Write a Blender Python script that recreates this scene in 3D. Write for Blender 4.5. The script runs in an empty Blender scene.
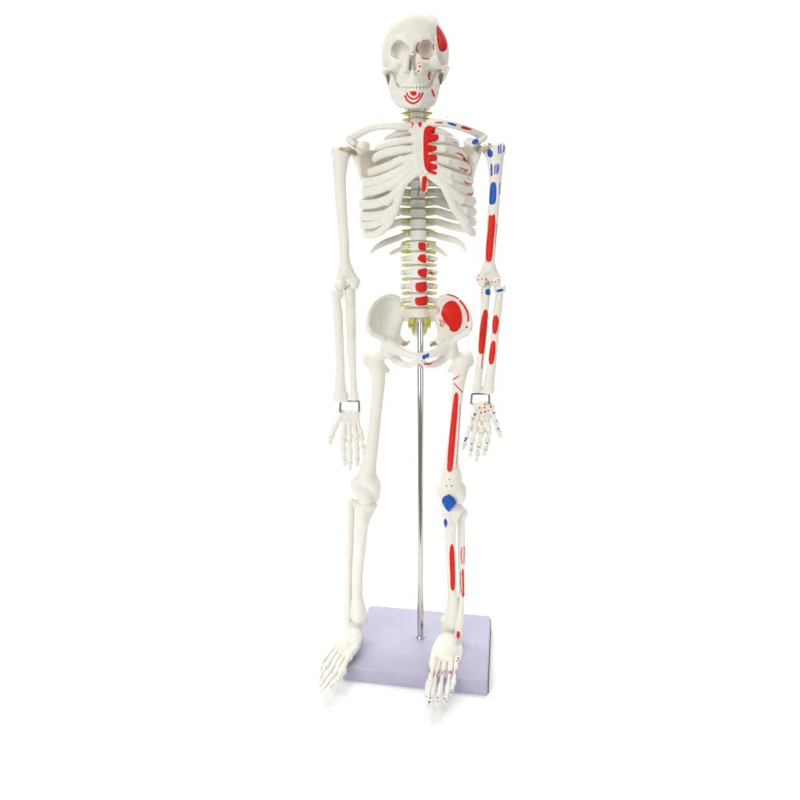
import bpy, math, random
import numpy as np

random.seed(4); np.random.seed(4)
scene = bpy.context.scene
COL = scene.collection
F = 600.0            # camera distance, in millimetre-like model units
SC = 0.001214        # metres per model unit
HC = 357.0           # camera height above the floor, model units
HT = 344.0           # camera height above the top of the base

# ------------------------------------------------------------------ points
def W(x, y, d):
    """a point of the front elevation (x, y) at distance d in front of the body's coronal plane"""
    q = (F - d) / F
    return np.array([(x - 400.0) * q, -d, (300.0 - y) * q])

def qs(d): return (F - d) / F

def elevation(P):
    q = (F + P[..., 1]) / F
    return 400.0 + P[..., 0] / q, 300.0 - P[..., 2] / q

def dground(y, r):       # depth at which something of radius r at elevation y touches the top level of the base
    return F - HT * F / (y + r - 300.0)

def catmull(pts, n=6):
    P = [np.array(p, float) for p in pts]
    if len(P) < 3:
        return [P[0] * (1 - t) + P[-1] * t for t in np.linspace(0, 1, n + 1)]
    Q = [2 * P[0] - P[1]] + P + [2 * P[-1] - P[-2]]
    out = []
    for i in range(1, len(Q) - 2):
        a, b, c, e = Q[i - 1], Q[i], Q[i + 1], Q[i + 2]
        for k in range(n):
            t = k / n
            out.append(0.5 * (2 * b + (c - a) * t + (2 * a - 5 * b + 4 * c - e) * t * t + (3 * b - a - 3 * c + e) * t ** 3))
    out.append(P[-1])
    return out

def sdpoly(px, py, poly):
    """signed distance to a polygon, negative inside"""
    V = np.array(poly, np.float32); n = len(V)
    best = np.full(px.shape, 1e9, np.float32); inside = np.zeros(px.shape, bool)
    for i in range(n):
        a, b = V[i], V[(i + 1) % n]
        ex, ey = b - a
        wx, wy = px - a[0], py - a[1]
        t = np.clip((wx * ex + wy * ey) / (ex * ex + ey * ey + 1e-9), 0, 1)
        best = np.minimum(best, (wx - ex * t) ** 2 + (wy - ey * t) ** 2)
        c = (a[1] > py) != (b[1] > py)
        if abs(ey) > 1e-9:
            inside ^= c & (px < ex * (py - a[1]) / ey + a[0])
    d = np.sqrt(best)
    return np.where(inside, -d, d)

def sdline(px, py, pts, w):
    best = np.full(px.shape, 1e9, np.float32)
    for a, b in zip(pts[:-1], pts[1:]):
        ex, ey = b[0] - a[0], b[1] - a[1]
        wx, wy = px - a[0], py - a[1]
        t = np.clip((wx * ex + wy * ey) / (ex * ex + ey * ey + 1e-9), 0, 1)
        best = np.minimum(best, (wx - ex * t) ** 2 + (wy - ey * t) ** 2)
    return np.sqrt(best) - w

# ------------------------------------------------------------------ meshes
def mesh_obj(name, verts, faces, mat, parent=None, quads=True, smooth=True, add_paint=None):
    me = bpy.data.meshes.new(name)
    verts = np.asarray(verts, np.float64)
    wv = verts * SC + np.array([0, 0, HC * SC])
    if isinstance(faces, np.ndarray):
        nv, nf = len(wv), len(faces)
        me.vertices.add(nv); me.vertices.foreach_set('co', wv.astype(np.float32).ravel())
        me.loops.add(nf * 4); me.loops.foreach_set('vertex_index', faces.astype(np.int32).ravel())
        me.polygons.add(nf)
        me.polygons.foreach_set('loop_start', np.arange(0, nf * 4, 4, dtype=np.int32))
        me.polygons.foreach_set('loop_total', np.full(nf, 4, np.int32))
        me.update(calc_edges=True); me.validate()
    else:
        me.from_pydata([tuple(v) for v in wv], [], faces); me.update()
    if smooth:
        me.polygons.foreach_set('use_smooth', np.ones(len(me.polygons), bool))
    if add_paint:
        nv = len(me.vertices)
        nr = np.empty(nv * 3, np.float32); me.vertex_normals.foreach_get('vector', nr); nr = nr.reshape(-1, 3)
        px, py = elevation(verts); px = px.astype(np.float32); py = py.astype(np.float32)
        for col in ('red', 'blue', 'dark'):
            s = np.full(nv, 9.0, np.float32)
            for c, kind, data in add_paint:
                if c != col: continue
                if kind == 'poly': v = sdpoly(px, py, data)
                elif kind == 'line': v = sdline(px, py, data[0], data[1])
                else: v = np.sqrt((px - data[0]) ** 2 + (py - data[1]) ** 2) - data[2]
                s = np.minimum(s, v)
            s = np.where(nr[:, 1] > 0.15, 9.0, s)
            a = me.attributes.new('paint_' + col, 'FLOAT', 'POINT')
            a.data.foreach_set('value', (-np.clip(s, -9, 9)).astype(np.float32))
    me.materials.append(mat)
    o = bpy.data.objects.new(name, me); COL.objects.link(o)
    if parent: o.parent = parent
    return o

CORN = [(0,0,0),(1,0,0),(0,1,0),(1,1,0),(0,0,1),(1,0,1),(0,1,1),(1,1,1)]
EDG = [(0,1),(2,3),(4,5),(6,7),(0,2),(1,3),(4,6),(5,7),(0,4),(1,5),(2,6),(3,7)]
def surfnet(D, org, vox):
    s = D < 0
    n = np.array(D.shape) - 1
    c = np.zeros(n, np.int8)
    for a in CORN: c += s[a[0]:a[0] + n[0], a[1]:a[1] + n[1], a[2]:a[2] + n[2]]
    act = (c > 0) & (c < 8)
    idx = np.full(n, -1, np.int64)
    cells = np.argwhere(act); idx[act] = np.arange(len(cells))
    acc = np.zeros((len(cells), 3)); cnt = np.zeros(len(cells))
    val = [D[cells[:, 0] + a[0], cells[:, 1] + a[1], cells[:, 2] + a[2]] for a in CORN]
    for i, j in EDG:
        fa, fb = val[i], val[j]
        m = (fa < 0) != (fb < 0)
        t = np.where(m, fa / np.where(m, fa - fb, 1), 0)
        p = np.array(CORN[i]) + t[:, None] * (np.array(CORN[j]) - np.array(CORN[i]))
        acc[m] += p[m]; cnt[m] += 1
    verts = (cells + acc / cnt[:, None]) * vox + org
    Fs = []
    for ax in range(3):
        b, g = (ax + 1) % 3, (ax + 2) % 3
        sl0 = [slice(1, -1)] * 3; sl1 = [slice(1, -1)] * 3
        sl0[ax] = slice(0, -1); sl1[ax] = slice(1, None)
        s0, s1 = s[tuple(sl0)], s[tuple(sl1)]
        e = np.argwhere(s0 != s1)
        if not len(e): continue
        ins = s0[s0 != s1]
        base = e.copy(); base[:, b] += 1; base[:, g] += 1     # the grid point of the edge
        def cell(db, dg):
            q = base.copy(); q[:, b] += db; q[:, g] += dg
            return idx[q[:, 0], q[:, 1], q[:, 2]]
        quad = np.stack([cell(-1, -1), cell(0, -1), cell(0, 0), cell(-1, 0)], 1)
        quad[~ins] = quad[~ins][:, ::-1]
        Fs.append(quad)
    return verts, np.concatenate(Fs)

class Solid:
    """a body grown from smoothly joined rods, ellipsoids and plates"""
    def __init__(s): s.ops = []
    def rod(s, pts, k=2.0, ys=1.0, op='+', smooth=3):
        """pts = (x, y, d, r) ...; ys > 1 flattens front to back"""
        if smooth and len(pts) > 2: pts = [tuple(p) for p in catmull(pts, smooth)]
        A = [(W(*p[:3]), p[3] * qs(p[2])) for p in pts]
        lo = np.min([a - r for a, r in A], 0); hi = np.max([a + r for a, r in A], 0)
        def f(X, Y, Z):
            best = None
            for (a, ra), (b, rb) in zip(A[:-1], A[1:]):
                e = b - a; ee = e[0] ** 2 + (e[1] * ys) ** 2 + e[2] ** 2 + 1e-9
                x, y, z = X - a[0], (Y - a[1]) * ys, Z - a[2]
                t = np.clip((x * e[0] + y * e[1] * ys + z * e[2]) / ee, 0, 1)
                d = np.sqrt((x - e[0] * t) ** 2 + (y - e[1] * ys * t) ** 2 + (z - e[2] * t) ** 2) - (ra + (rb - ra) * t)
                best = d if best is None else np.minimum(best, d)
            return best
        s.ops.append((op, k, lo, hi, f)); return s
    def ell(s, c, r, k=2.0, op='+', rz=0.0, rx=0.0, ry=0.0):
        """r = half width, half height, half depth; rz turns about the vertical, ry in the front view, rx nods (radians)"""
        C = W(*c); q = qs(c[2]); R = np.array([r[0], r[2], r[1]]) * q
        cz, sz, cx, sx, cy, sy = math.cos(rz), math.sin(rz), math.cos(rx), math.sin(rx), math.cos(ry), math.sin(ry)
        m = R.max()
        def f(X, Y, Z):
            x, y, z = X - C[0], Y - C[1], Z - C[2]
            x, y = cz * x + sz * y, -sz * x + cz * y
            y, z = cx * y + sx * z, -sx * y + cx * z
            x, z = cy * x + sy * z, -sy * x + cy * z
            k0 = np.sqrt((x / R[0]) ** 2 + (y / R[1]) ** 2 + (z / R[2]) ** 2)
            k1 = np.sqrt((x / R[0] ** 2) ** 2 + (y / R[1] ** 2) ** 2 + (z / R[2] ** 2) ** 2) + 1e-6
            return k0 * (k0 - 1) / k1
        e = R if rz == rx == ry == 0 else np.array([m, m, m])
        s.ops.append((op, k, C - e, C + e, f)); return s
    def drum(s, c, rx, rd, h, k=1.0, rnd=1.0, waist=0.0, op='+'):
        """upright elliptical drum: half width, half depth, half height"""
        C = W(*c); q = qs(c[2]); rx *= q; rd *= q; h *= q
        def f(X, Y, Z):
            x, y, z = X - C[0], Y - C[1], Z - C[2]
            w = 1 - waist * np.clip(1 - (z / h) ** 2, 0, 1)
            rad = (np.sqrt((x / (rx * w)) ** 2 + (y / (rd * w)) ** 2) - 1) * min(rx, rd)
            a, b = rad + rnd, np.abs(z) - h + rnd
            return np.minimum(np.maximum(a, b), 0) + np.sqrt(np.maximum(a, 0) ** 2 + np.maximum(b, 0) ** 2) - rnd
        s.ops.append((op, k, C - [rx, rd, h], C + [rx, rd, h], f)); return s
    def plate(s, poly, dfun, t, k=2.0, rnd=1.0, op='+'):
        """a shell with the outline poly in the front elevation, at depth dfun(x, y), half thickness t"""
        pp = np.array(poly, float)
        dd = np.array([dfun(x, y) for x, y in poly] + [dfun(*pp.mean(0))])
        pts = np.array([W(x, y, d) for (x, y), d in zip(list(poly) + [tuple(pp.mean(0))], dd)])
        lo = pts.min(0) - [2, t + 6, 2]; hi = pts.max(0) + [2, t + 6, 2]
        def f(X, Y, Z):
            q = (F + Y) / F
            px = 400 + X / q; py = 300 - Z / q
            px, py = np.broadcast_arrays(px, py)
            a = sdpoly(px.astype(np.float32), py.astype(np.float32), poly) + rnd
            b = np.abs(-Y - dfun(px, py)) - t + rnd
            return np.minimum(np.maximum(a, b), 0) + np.sqrt(np.maximum(a, 0) ** 2 + np.maximum(b, 0) ** 2) - rnd
        s.ops.append((op, k, lo, hi, f)); return s
    def build(s, name, mat, parent, vox=0.7, noise=0.12, wl=7.0, paint=None):
        add = [o for o in s.ops if o[0] == '+']
        lo = np.min([o[2] for o in add], 0) - 3 * vox - 1; hi = np.max([o[3] for o in add], 0) + 3 * vox + 1
        n = np.ceil((hi - lo) / vox).astype(int) + 1
        D = np.full(n, 50.0, np.float32)
        ax = [(lo[i] + np.arange(n[i]) * vox).astype(np.float32) for i in range(3)]
        for op, k, a, b, f in s.ops:
            m = k + 2 * vox + 0.6
            i0 = np.clip(np.floor((a - m - lo) / vox).astype(int), 0, n - 1)
            i1 = np.clip(np.ceil((b + m - lo) / vox).astype(int) + 1, 1, n)
            if np.any(i1 <= i0): continue
            sl = tuple(slice(i0[i], i1[i]) for i in range(3))
            X = ax[0][sl[0]][:, None, None]; Y = ax[1][sl[1]][None, :, None]; Z = ax[2][sl[2]][None, None, :]
            d = f(X, Y, Z).astype(np.float32)
            p = D[sl]
            if op == '+':
                h = np.clip(k - np.abs(p - d), 0, None) / k
                D[sl] = np.minimum(p, d) - h * h * k * 0.25
            else:
                h = np.clip(k - np.abs(p + d), 0, None) / k
                D[sl] = np.maximum(p, -d) + h * h * k * 0.25
        if vox > 0.45 and name not in ('vertebra', 'disc', 'skull', 'mandible'):
            D -= 0.35
        if noise:
            X = ax[0][:, None, None]; Y = ax[1][None, :, None]; Z = ax[2][None, None, :]
            w = 2 * math.pi / wl
            D += noise * (np.sin(w * (X + 0.6 * Z) + 1) * np.sin(w * (Y - 0.5 * X) + 2) * np.sin(w * (0.8 * Z + 0.3 * Y))
                          + 0.6 * np.sin(1.9 * w * (X - 0.4 * Z)) * np.sin(1.7 * w * (Z + 0.5 * Y) + 1) * np.sin(2.1 * w * Y + 0.4 * X)).astype(np.float32)
        v, q = surfnet(D, lo, vox)
        return mesh_obj(name, v, q, mat, parent, add_paint=paint)

def sweep(name, pts, mat, parent, n=6, sides=14, paint=None, cap=True):
    """pts = (x, y, d, half height, half thickness): a strap swept along a smooth line; returns one mesh"""
    P = catmull(pts, n)
    C = np.array([W(*p[:3]) for p in P]); H = np.array([p[3] * qs(p[2]) for p in P]); T = np.array([p[4] * qs(p[2]) for p in P])
    tan = np.gradient(C, axis=0); tan /= np.linalg.norm(tan, axis=1)[:, None]
    if cap:                                     # rounded ends
        for e, s in ((0, -1), (-1, 1)):
            r = min(H[e], T[e]); c0, h0, t0, tt = C[e].copy(), H[e], T[e], tan[e].copy()
            add_c, add_h, add_t = [], [], []
            for a in (0.35, 0.7, 0.92, 0.995):
                add_c.append(c0 + s * tt * r * a); g = math.sqrt(1 - a * a); add_h.append(h0 * g); add_t.append(t0 * g)
            if s < 0:
                C = np.vstack([add_c[::-1], C]); H = np.r_[add_h[::-1], H]; T = np.r_[add_t[::-1], T]; tan = np.vstack([[tt] * 4, tan])
            else:
                C = np.vstack([C, add_c]); H = np.r_[H, add_h]; T = np.r_[T, add_t]; tan = np.vstack([tan, [tt] * 4])
    up = np.array([0, 0, 1.0]); verts = []; prev = None
    for c, h, t, g in zip(C, H, T, tan):
        u = up - g * np.dot(up, g)
        if np.linalg.norm(u) < 0.25: u = (prev if prev is not None else np.array([1.0, 0, 0])); u = u - g * np.dot(u, g)
        u /= np.linalg.norm(u); prev = u
        v = np.cross(g, u)
        for k in range(sides):
            a = 2 * math.pi * k / sides
            verts.append(c + u * h * math.cos(a) + v * t * math.sin(a))
    m = len(C); faces = []
    for i in range(m - 1):
        for k in range(sides):
            k2 = (k + 1) % sides
            faces.append((i * sides + k, i * sides + k2, (i + 1) * sides + k2, (i + 1) * sides + k))
    faces.append(tuple(range(sides))[::-1]); faces.append(tuple((m - 1) * sides + k for k in range(sides)))
    return mesh_obj(name, verts, faces, mat, parent, add_paint=paint)

def digit(name, a, b, r, mat, parent, e0=1.15, e1=1.2, mid=0.72, paint=None):
    """a small long bone with flared ends"""
    a3, b3 = np.array(a, float), np.array(b, float)
    L = np.linalg.norm(W(*b) - W(*a))
    prof = [(0.0, 0.75 * e0), (0.08, e0), (0.2, e0 * 0.92), (0.35, mid), (0.5, mid * 0.95), (0.66, mid), (0.8, e1 * 0.9), (0.92, e1), (1.0, e1 * 0.75)]
    pts = [tuple(a3 + (b3 - a3) * t) + (r * s, r * s * random.uniform(0.9, 1.05)) for t, s in prof]
    return sweep(name, pts, mat, parent, n=2, sides=12, paint=paint)

# ------------------------------------------------------------------ materials
def new_mat(name):
    m = bpy.data.materials.new(name); m.use_nodes = True
    nt = m.node_tree
    return m, nt, nt.nodes['Principled BSDF']

def node(nt, t, **kw):
    n = nt.nodes.new(t)
    for k, v in kw.items():
        if k in n.inputs.keys(): n.inputs[k].default_value = v
        else: setattr(n, k, v)
    return n

BONE_A, BONE_B = (0.83, 0.814, 0.762, 1), (0.785, 0.758, 0.685, 1)
def bone_material(name, painted, a=BONE_A, b=BONE_B):
    m, nt, bs = new_mat(name)
    L = nt.links.new
    geo = node(nt, 'ShaderNodeNewGeometry')
    n1 = node(nt, 'ShaderNodeTexNoise', Scale=38.0, Detail=5.0, Roughness=0.6)
    L(geo.outputs['Position'], n1.inputs['Vector'])
    r1 = node(nt, 'ShaderNodeValToRGB')
    r1.color_ramp.elements[0].position = 0.35; r1.color_ramp.elements[1].position = 0.68
    r1.color_ramp.elements[0].color = b; r1.color_ramp.elements[1].color = a
    L(n1.outputs['Fac'], r1.inputs['Fac'])
    colour = r1.outputs['Color']
    n2 = node(nt, 'ShaderNodeTexNoise', Scale=520.0, Detail=4.0, Roughness=0.6)
    L(geo.outputs['Position'], n2.inputs['Vector'])
    if painted:
        n3 = node(nt, 'ShaderNodeTexNoise', Scale=900.0, Detail=2.0)
        L(geo.outputs['Position'], n3.inputs['Vector'])
        wob = node(nt, 'ShaderNodeMath', operation='MULTIPLY_ADD'); L(n3.outputs['Fac'], wob.inputs[0])
        wob.inputs[1].default_value = 1.1; wob.inputs[2].default_value = -0.5
        n4 = node(nt, 'ShaderNodeTexNoise', Scale=330.0, Detail=3.0)
        L(geo.outputs['Position'], n4.inputs['Vector'])
        for key, c0, c1 in (('red', (0.66, 0.014, 0.007, 1), (0.72, 0.019, 0.010, 1)), ('blue', (0.010, 0.085, 0.42, 1), (0.016, 0.11, 0.50, 1)), ('dark', (0.05, 0.05, 0.08, 1), (0.09, 0.09, 0.12, 1))):
            at = node(nt, 'ShaderNodeAttribute', attribute_name='paint_' + key)
            ad = node(nt, 'ShaderNodeMath', operation='ADD'); L(at.outputs['Fac'], ad.inputs[0]); L(wob.outputs[0], ad.inputs[1])
            mr = node(nt, 'ShaderNodeMapRange'); mr.inputs['From Min'].default_value = -0.28; mr.inputs['From Max'].default_value = 0.28
            L(ad.outputs[0], mr.inputs['Value'])
            rp = node(nt, 'ShaderNodeValToRGB'); rp.color_ramp.elements[0].position = 0.35; rp.color_ramp.elements[1].position = 0.65
            rp.color_ramp.elements[0].color = c0; rp.color_ramp.elements[1].color = c1
            L(n4.outputs['Fac'], rp.inputs['Fac'])
            mx = node(nt, 'ShaderNodeMix', data_type='RGBA')
            L(mr.outputs['Result'], mx.inputs['Factor']); L(colour, mx.inputs[6]); L(rp.outputs['Color'], mx.inputs[7])
            colour = mx.outputs[2]
    L(colour, bs.inputs['Base Color'])
    rr = node(nt, 'ShaderNodeMapRange'); rr.inputs['To Min'].default_value = 0.36; rr.inputs['To Max'].default_value = 0.55
    L(n1.outputs['Fac'], rr.inputs['Value']); L(rr.outputs['Result'], bs.inputs['Roughness'])
    bp = node(nt, 'ShaderNodeBump', Strength=0.18, Distance=0.0006)
    L(n2.outputs['Fac'], bp.inputs['Height']); L(bp.outputs['Normal'], bs.inputs['Normal'])
    bs.inputs['Specular IOR Level'].default_value = 0.22
    bs.inputs['Subsurface Weight'].default_value = 0.12
    bs.inputs['Subsurface Radius'].default_value = (0.004, 0.003, 0.002)
    bs.inputs['Subsurface Scale'].default_value = 0.5
    return m

M_BONE = bone_material('ivory_plastic', False)
M_PAINT = bone_material('ivory_plastic_with_muscle_colours', True)
M_SPINE = bone_material('greyer_ivory_plastic', True, (0.79, 0.77, 0.735, 1), (0.73, 0.71, 0.66, 1))

def plain(name, c, rough, metal=0.0, var=0.12, scale=200.0):
    m, nt, bs = new_mat(name)
    geo = node(nt, 'ShaderNodeNewGeometry')
    n1 = node(nt, 'ShaderNodeTexNoise', Scale=scale, Detail=4.0)
    nt.links.new(geo.outputs['Position'], n1.inputs['Vector'])
    r = node(nt, 'ShaderNodeValToRGB')
    r.color_ramp.elements[0].position = 0.3; r.color_ramp.elements[1].position = 0.7
    r.color_ramp.elements[0].color = tuple(x * (1 - var) for x in c) + (1,); r.color_ramp.elements[1].color = tuple(c) + (1,)
    nt.links.new(n1.outputs['Fac'], r.inputs['Fac']); nt.links.new(r.outputs['Color'], bs.inputs['Base Color'])
    bs.inputs['Roughness'].default_value = rough; bs.inputs['Metallic'].default_value = metal
    return m
M_NERVE = plain('olive_yellow_rubber', (0.57, 0.57, 0.09), 0.5, var=0.3)
M_NERVE_PALE = plain('pale_olive_rubber', (0.68, 0.66, 0.28), 0.5, var=0.25)
M_DISC = plain('grey_disc_rubber', (0.40, 0.385, 0.30), 0.6)
M_CHROME = plain('chromed_steel', (0.62, 0.60, 0.57), 0.12, 1.0, 0.06, 60)
M_STEEL = plain('dull_steel_wire', (0.36, 0.35, 0.33), 0.35, 1.0, 0.2, 300)
M_BRASS = plain('tan_joint_sleeve', (0.60, 0.50, 0.33), 0.4, 0.0, 0.2, 300)
M_SCREW = plain('dark_screw', (0.16, 0.15, 0.14), 0.4, 0.8)
M_BASE = plain('lavender_plastic', (0.405, 0.398, 0.52), 0.34, 0.0, 0.05, 60)
M_BACK = plain('white_paper_sweep', (0.955, 0.955, 0.955), 0.9, 0.0, 0.01, 3)
M_TEETH = bone_material('white_tooth_plastic', False, (0.84, 0.83, 0.78, 1), (0.80, 0.79, 0.73, 1))

# ------------------------------------------------------------------ the skeleton
skel = bpy.data.objects.new('anatomical_skeleton', None); COL.objects.link(skel)
skel['label'] = 'ivory human skeleton with red and blue muscle patches, upright on the chrome rod'
skel['category'] = 'skeleton'
skel.empty_display_size = 0.02

Z1 = lambda L: [(360 + x * 0.15, y * 0.15) for x, y in L]
Z6 = lambda L: [(360 + x * 0.15, 285 + y * 0.15) for x, y in L]
R1 = lambda L: [(410 + x * 0.1, 110 + y * 0.1) for x, y in L]
R5 = lambda L: [(385 + x * 0.1, 230 + y * 0.1) for x, y in L]
def chaikin(L, n=2):
    for _ in range(n):
        M = []
        for a, b in zip(L, L[1:] + L[:1]):
            M.append((a[0] * 0.8 + b[0] * 0.2, a[1] * 0.8 + b[1] * 0.2)); M.append((a[0] * 0.2 + b[0] * 0.8, a[1] * 0.2 + b[1] * 0.8))
        L = M
    return L
def red(L): return ('red', 'poly', chaikin(L))
def blue(L): return ('blue', 'poly', chaikin(L))
def rl(L, w): return ('red', 'line', (L, w))
def bl(L, w): return ('blue', 'line', (L, w))
def rd(x, y, r): return ('red', 'dot', (x, y, r))
def bd(x, y, r): return ('blue', 'dot', (x, y, r))
def dd(x, y, r): return ('dark', 'dot', (x, y, r))
def arc(cx, cy, r, a0, a1, n=9): return [(cx + r * math.cos(math.radians(a)), cy + r * math.sin(math.radians(a))) for a in np.linspace(a0, a1, n)]

# ---- skull
s = Solid()
s.ell((415, 50, -8), (33, 29, 43), 3)
s.ell((414.4, 40.3, -6), (27.3, 29.2, 38), 6)
s.ell((413.8, 41.5, 12), (24, 24.5, 25), 5)
s.ell((390, 60, -6), (8, 14, 18), 8).ell((440, 59, -6), (8, 14, 18), 8)
s.rod([(399, 40, 31, 3), (405, 41.2, 35.5, 3.2), (412.5, 43.5, 36, 3.5), (419.5, 41, 35.5, 3.2), (428, 39.5, 31, 3)], 5)
s.ell((413, 71, 20), (14, 17, 16), 5)
s.ell((396.5, 66, 25), (7.5, 5.5, 8), 4).ell((432.5, 64.5, 25), (7.5, 5.5, 8), 4)
s.rod([(392, 41, 25, 3.2), (389.3, 51, 22, 2.8), (391.5, 60.5, 25, 3.5)], 3)
s.rod([(436.5, 40, 25, 3.2), (437.5, 51, 22, 2.8), (434.5, 59.5, 25, 3.5)], 3)
s.rod([(391, 60, 26, 3.2), (399, 62.2, 33, 2.6), (407, 59, 36, 2.8)], 3)
s.rod([(435, 59.5, 26, 3.2), (426, 61.5, 33, 2.6), (418, 59, 36, 2.8)], 3)
s.rod([(412.5, 44, 35, 4), (412.3, 50, 38.5, 3), (412.4, 54.5, 41, 1.9)], 3)
s.rod([(407.5, 56, 36, 2.6), (405.6, 70, 33.5, 4)], 3).rod([(417.5, 56, 36, 2.6), (419.8, 70, 33.5, 4)], 3)
s.rod([(412.5, 71.5, 39, 2), (412.6, 76, 37, 2.5)], 3)
s.rod([(400.5, 80, 18, 4.6), (405, 81, 29, 4.6), (413, 81.3, 35.3, 4.6), (421, 81, 29, 4.6), (426.5, 80, 18, 4.6)], 4)
s.rod([(392, 66.5, 26, 3.3), (385, 69.2, 13, 2.3), (382.6, 70.8, -1, 2.5), (386, 70, -12, 3.4)], 2.5)
s.rod([(437, 65, 26, 3.3), (446, 67, 13, 2.3), (447.8, 68.8, -1, 2.5), (444.5, 69, -12, 3.4)], 2.5)
s.rod([(386.5, 72, -17, 4.8), (388.5, 80, -14, 3)], 3).rod([(444, 71, -17, 4.8), (442, 79, -14, 3)], 3)
s.rod([(400, 68, 10, 4), (402, 84, 8, 2.5)], 3).rod([(428, 68, 10, 4), (426, 84, 8, 2.5)], 3)      # pterygoids
s.ell((415.5, 81, -20), (22, 11, 17), 6)
s.ell((385.5, 56, 21), (4.5, 10, 9), 5, '-').ell((442.5, 55, 21), (4.5, 10, 9), 5, '-')
s.rod([(395.8, 41.5, 32, 1.2), (391.4, 47, 27, 1.6), (391, 55, 26, 1.8), (394.5, 60.3, 30, 1.8)], 2)
s.ell((398.7, 50.2, 31), (7.7, 8.9, 10), 1.2, '-', rz=0.25).ell((399.2, 50.6, 28), (6.6, 7.6, 9.5), 2, '-')
s.rod([(429, 40.5, 32, 1.2), (434.3, 46, 27, 1.6), (434.7, 54, 26, 1.8), (430.8, 59.3, 30, 1.8)], 2)
s.ell((426, 49.6, 31), (7.7, 9, 10), 1.2, '-', rz=-0.25).ell((425.6, 50, 28), (6.6, 7.7, 9.5), 2, '-')
s.ell((410.7, 62.8, 37), (1.75, 6.8, 9), 0.7, '-', ry=-0.1).ell((414.3, 62.8, 37), (1.75, 6.6, 9), 0.7, '-', ry=0.1)
s.ell((410.2, 66.8, 37), (1.8, 2.8, 9), 0.7, '-').ell((414.9, 66.8, 37), (1.8, 2.8, 9), 0.7, '-')
P = [red(Z1([(510, 163), (525, 178), (548, 210), (570, 250), (583, 295), (581, 325), (565, 341), (543, 346), (525, 330), (516, 290), (510, 230)])),
     rl(Z1([(391, 285), (379, 305), (377, 325), (386, 348)]), 0.6), rl(Z1([(420, 270), (455, 267)]), 0.6), rl(Z1([(488, 298), (493, 330)]), 0.6),
     rl(Z1([(416, 386), (440, 394), (463, 390)]), 0.6), rd(412.8, 52.2, 0.8), rd(418.8, 63, 0.8), rd(419.6, 66.5, 1.1), rd(418.5, 71, 1.0),
     rl(Z1([(466, 488), (456, 505), (463, 530)]), 0.9)]
skull = s.build('skull', M_PAINT, skel, 0.62, 0.10, 9, P)

s = Solid()
lowb = [(388.9, 73, -1, 2.6), (390.8, 84, 2, 3.6), (395, 94.5, 7, 4.6), (399.6, 102, 16, 4.9), (406, 103.6, 30, 4.4), (413.6, 103.4, 34, 4.4),
        (421.8, 103.4, 30, 4.4), (430.6, 102, 16, 4.9), (433.6, 94, 7, 4.6), (437.2, 84, 2, 3.6), (439.6, 72.5, -1, 2.6)]
s.rod(lowb, 3)
s.rod([(393, 82, 11, 3), (396.5, 92, 15, 3.4)], 4).rod([(435.5, 82, 11, 3), (431.8, 92, 15, 3.4)], 4)
s.rod([(392.5, 74, 12, 1.8), (393.5, 84, 11, 3)], 4).rod([(436.5, 73.5, 12, 1.8), (435, 84, 11, 3)], 4)
s.rod([(397, 91, 14, 3.6), (401.5, 93, 24, 4), (406.8, 94, 31, 4), (413.6, 94.3, 34, 4), (420.4, 94, 31, 4), (426.3, 93, 24, 4), (431, 91, 14, 3.6)], 6)
s.ell((413.6, 103, 35.5), (8, 4.3, 3.5), 4)
s.ell((393.5, 90, 6), (3, 8, 7), 4).ell((434.8, 90, 6), (3, 8, 7), 4)
P = [red(Z1([(333, 600), (345, 612), (358, 604), (374, 612), (380, 628), (364, 640), (345, 638), (332, 624)])),
     rl(Z1([(312, 622), (325, 646), (350, 660), (372, 657), (392, 640), (398, 620)]), 0.85),
     rl(Z1([(301, 640), (312, 668), (335, 684), (358, 690), (382, 678), (402, 655), (418, 622)]), 0.95),
     rl(Z1([(340, 602), (347, 596), (372, 600)]), 0.45),
     rl(Z1([(480, 600), (487, 620), (494, 640)]), 0.9)]
mand = s.build('mandible', M_PAINT, skull, 0.6, 0.08, 8, P)

for nm, y0, dy, rr, par in (('upper_teeth', 85.1, 2.6, (1.95, 2.6, 1.0), skull), ('lower_teeth', 89.7, 2.6, (1.8, 2.6, 1.0), mand)):
    s = Solid()
    for i in range(12):
        a = math.radians(-82 + 164 * i / 11)
        s.ell((413.4 + 12.6 * math.sin(a), y0 - 0.9 * (1 - math.cos(a)), 20 + 17.5 * math.cos(a) - (0 if par is skull else 1.0)), (rr[0] + 0.25 * abs(math.sin(a)), rr[1], rr[2]), 0.5)
    s.build(nm, M_TEETH, par, 0.42, 0)

def coil(name, a, b, r, turns, wire, mat, parent):
    a, b = np.array(a, float), np.array(b, float)
    pts = []
    for i in range(turns * 10 + 1):
        t = i / (turns * 10); w = 2 * math.pi * i / 10
        p = a + (b - a) * t
        pts.append((p[0] + r * math.cos(w), p[1], p[2] + r * math.sin(w), wire, wire))
    return sweep(name, pts, mat, parent, n=1, sides=6)
coil('jaw_spring', (441.8, 73, 6), (440.5, 84.5, 6), 1.6, 7, 0.45, M_STEEL, skull)
coil('jaw_spring', (386.8, 74, 6), (389, 84.5, 6), 1.3, 7, 0.45, M_STEEL, skull)

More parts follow.
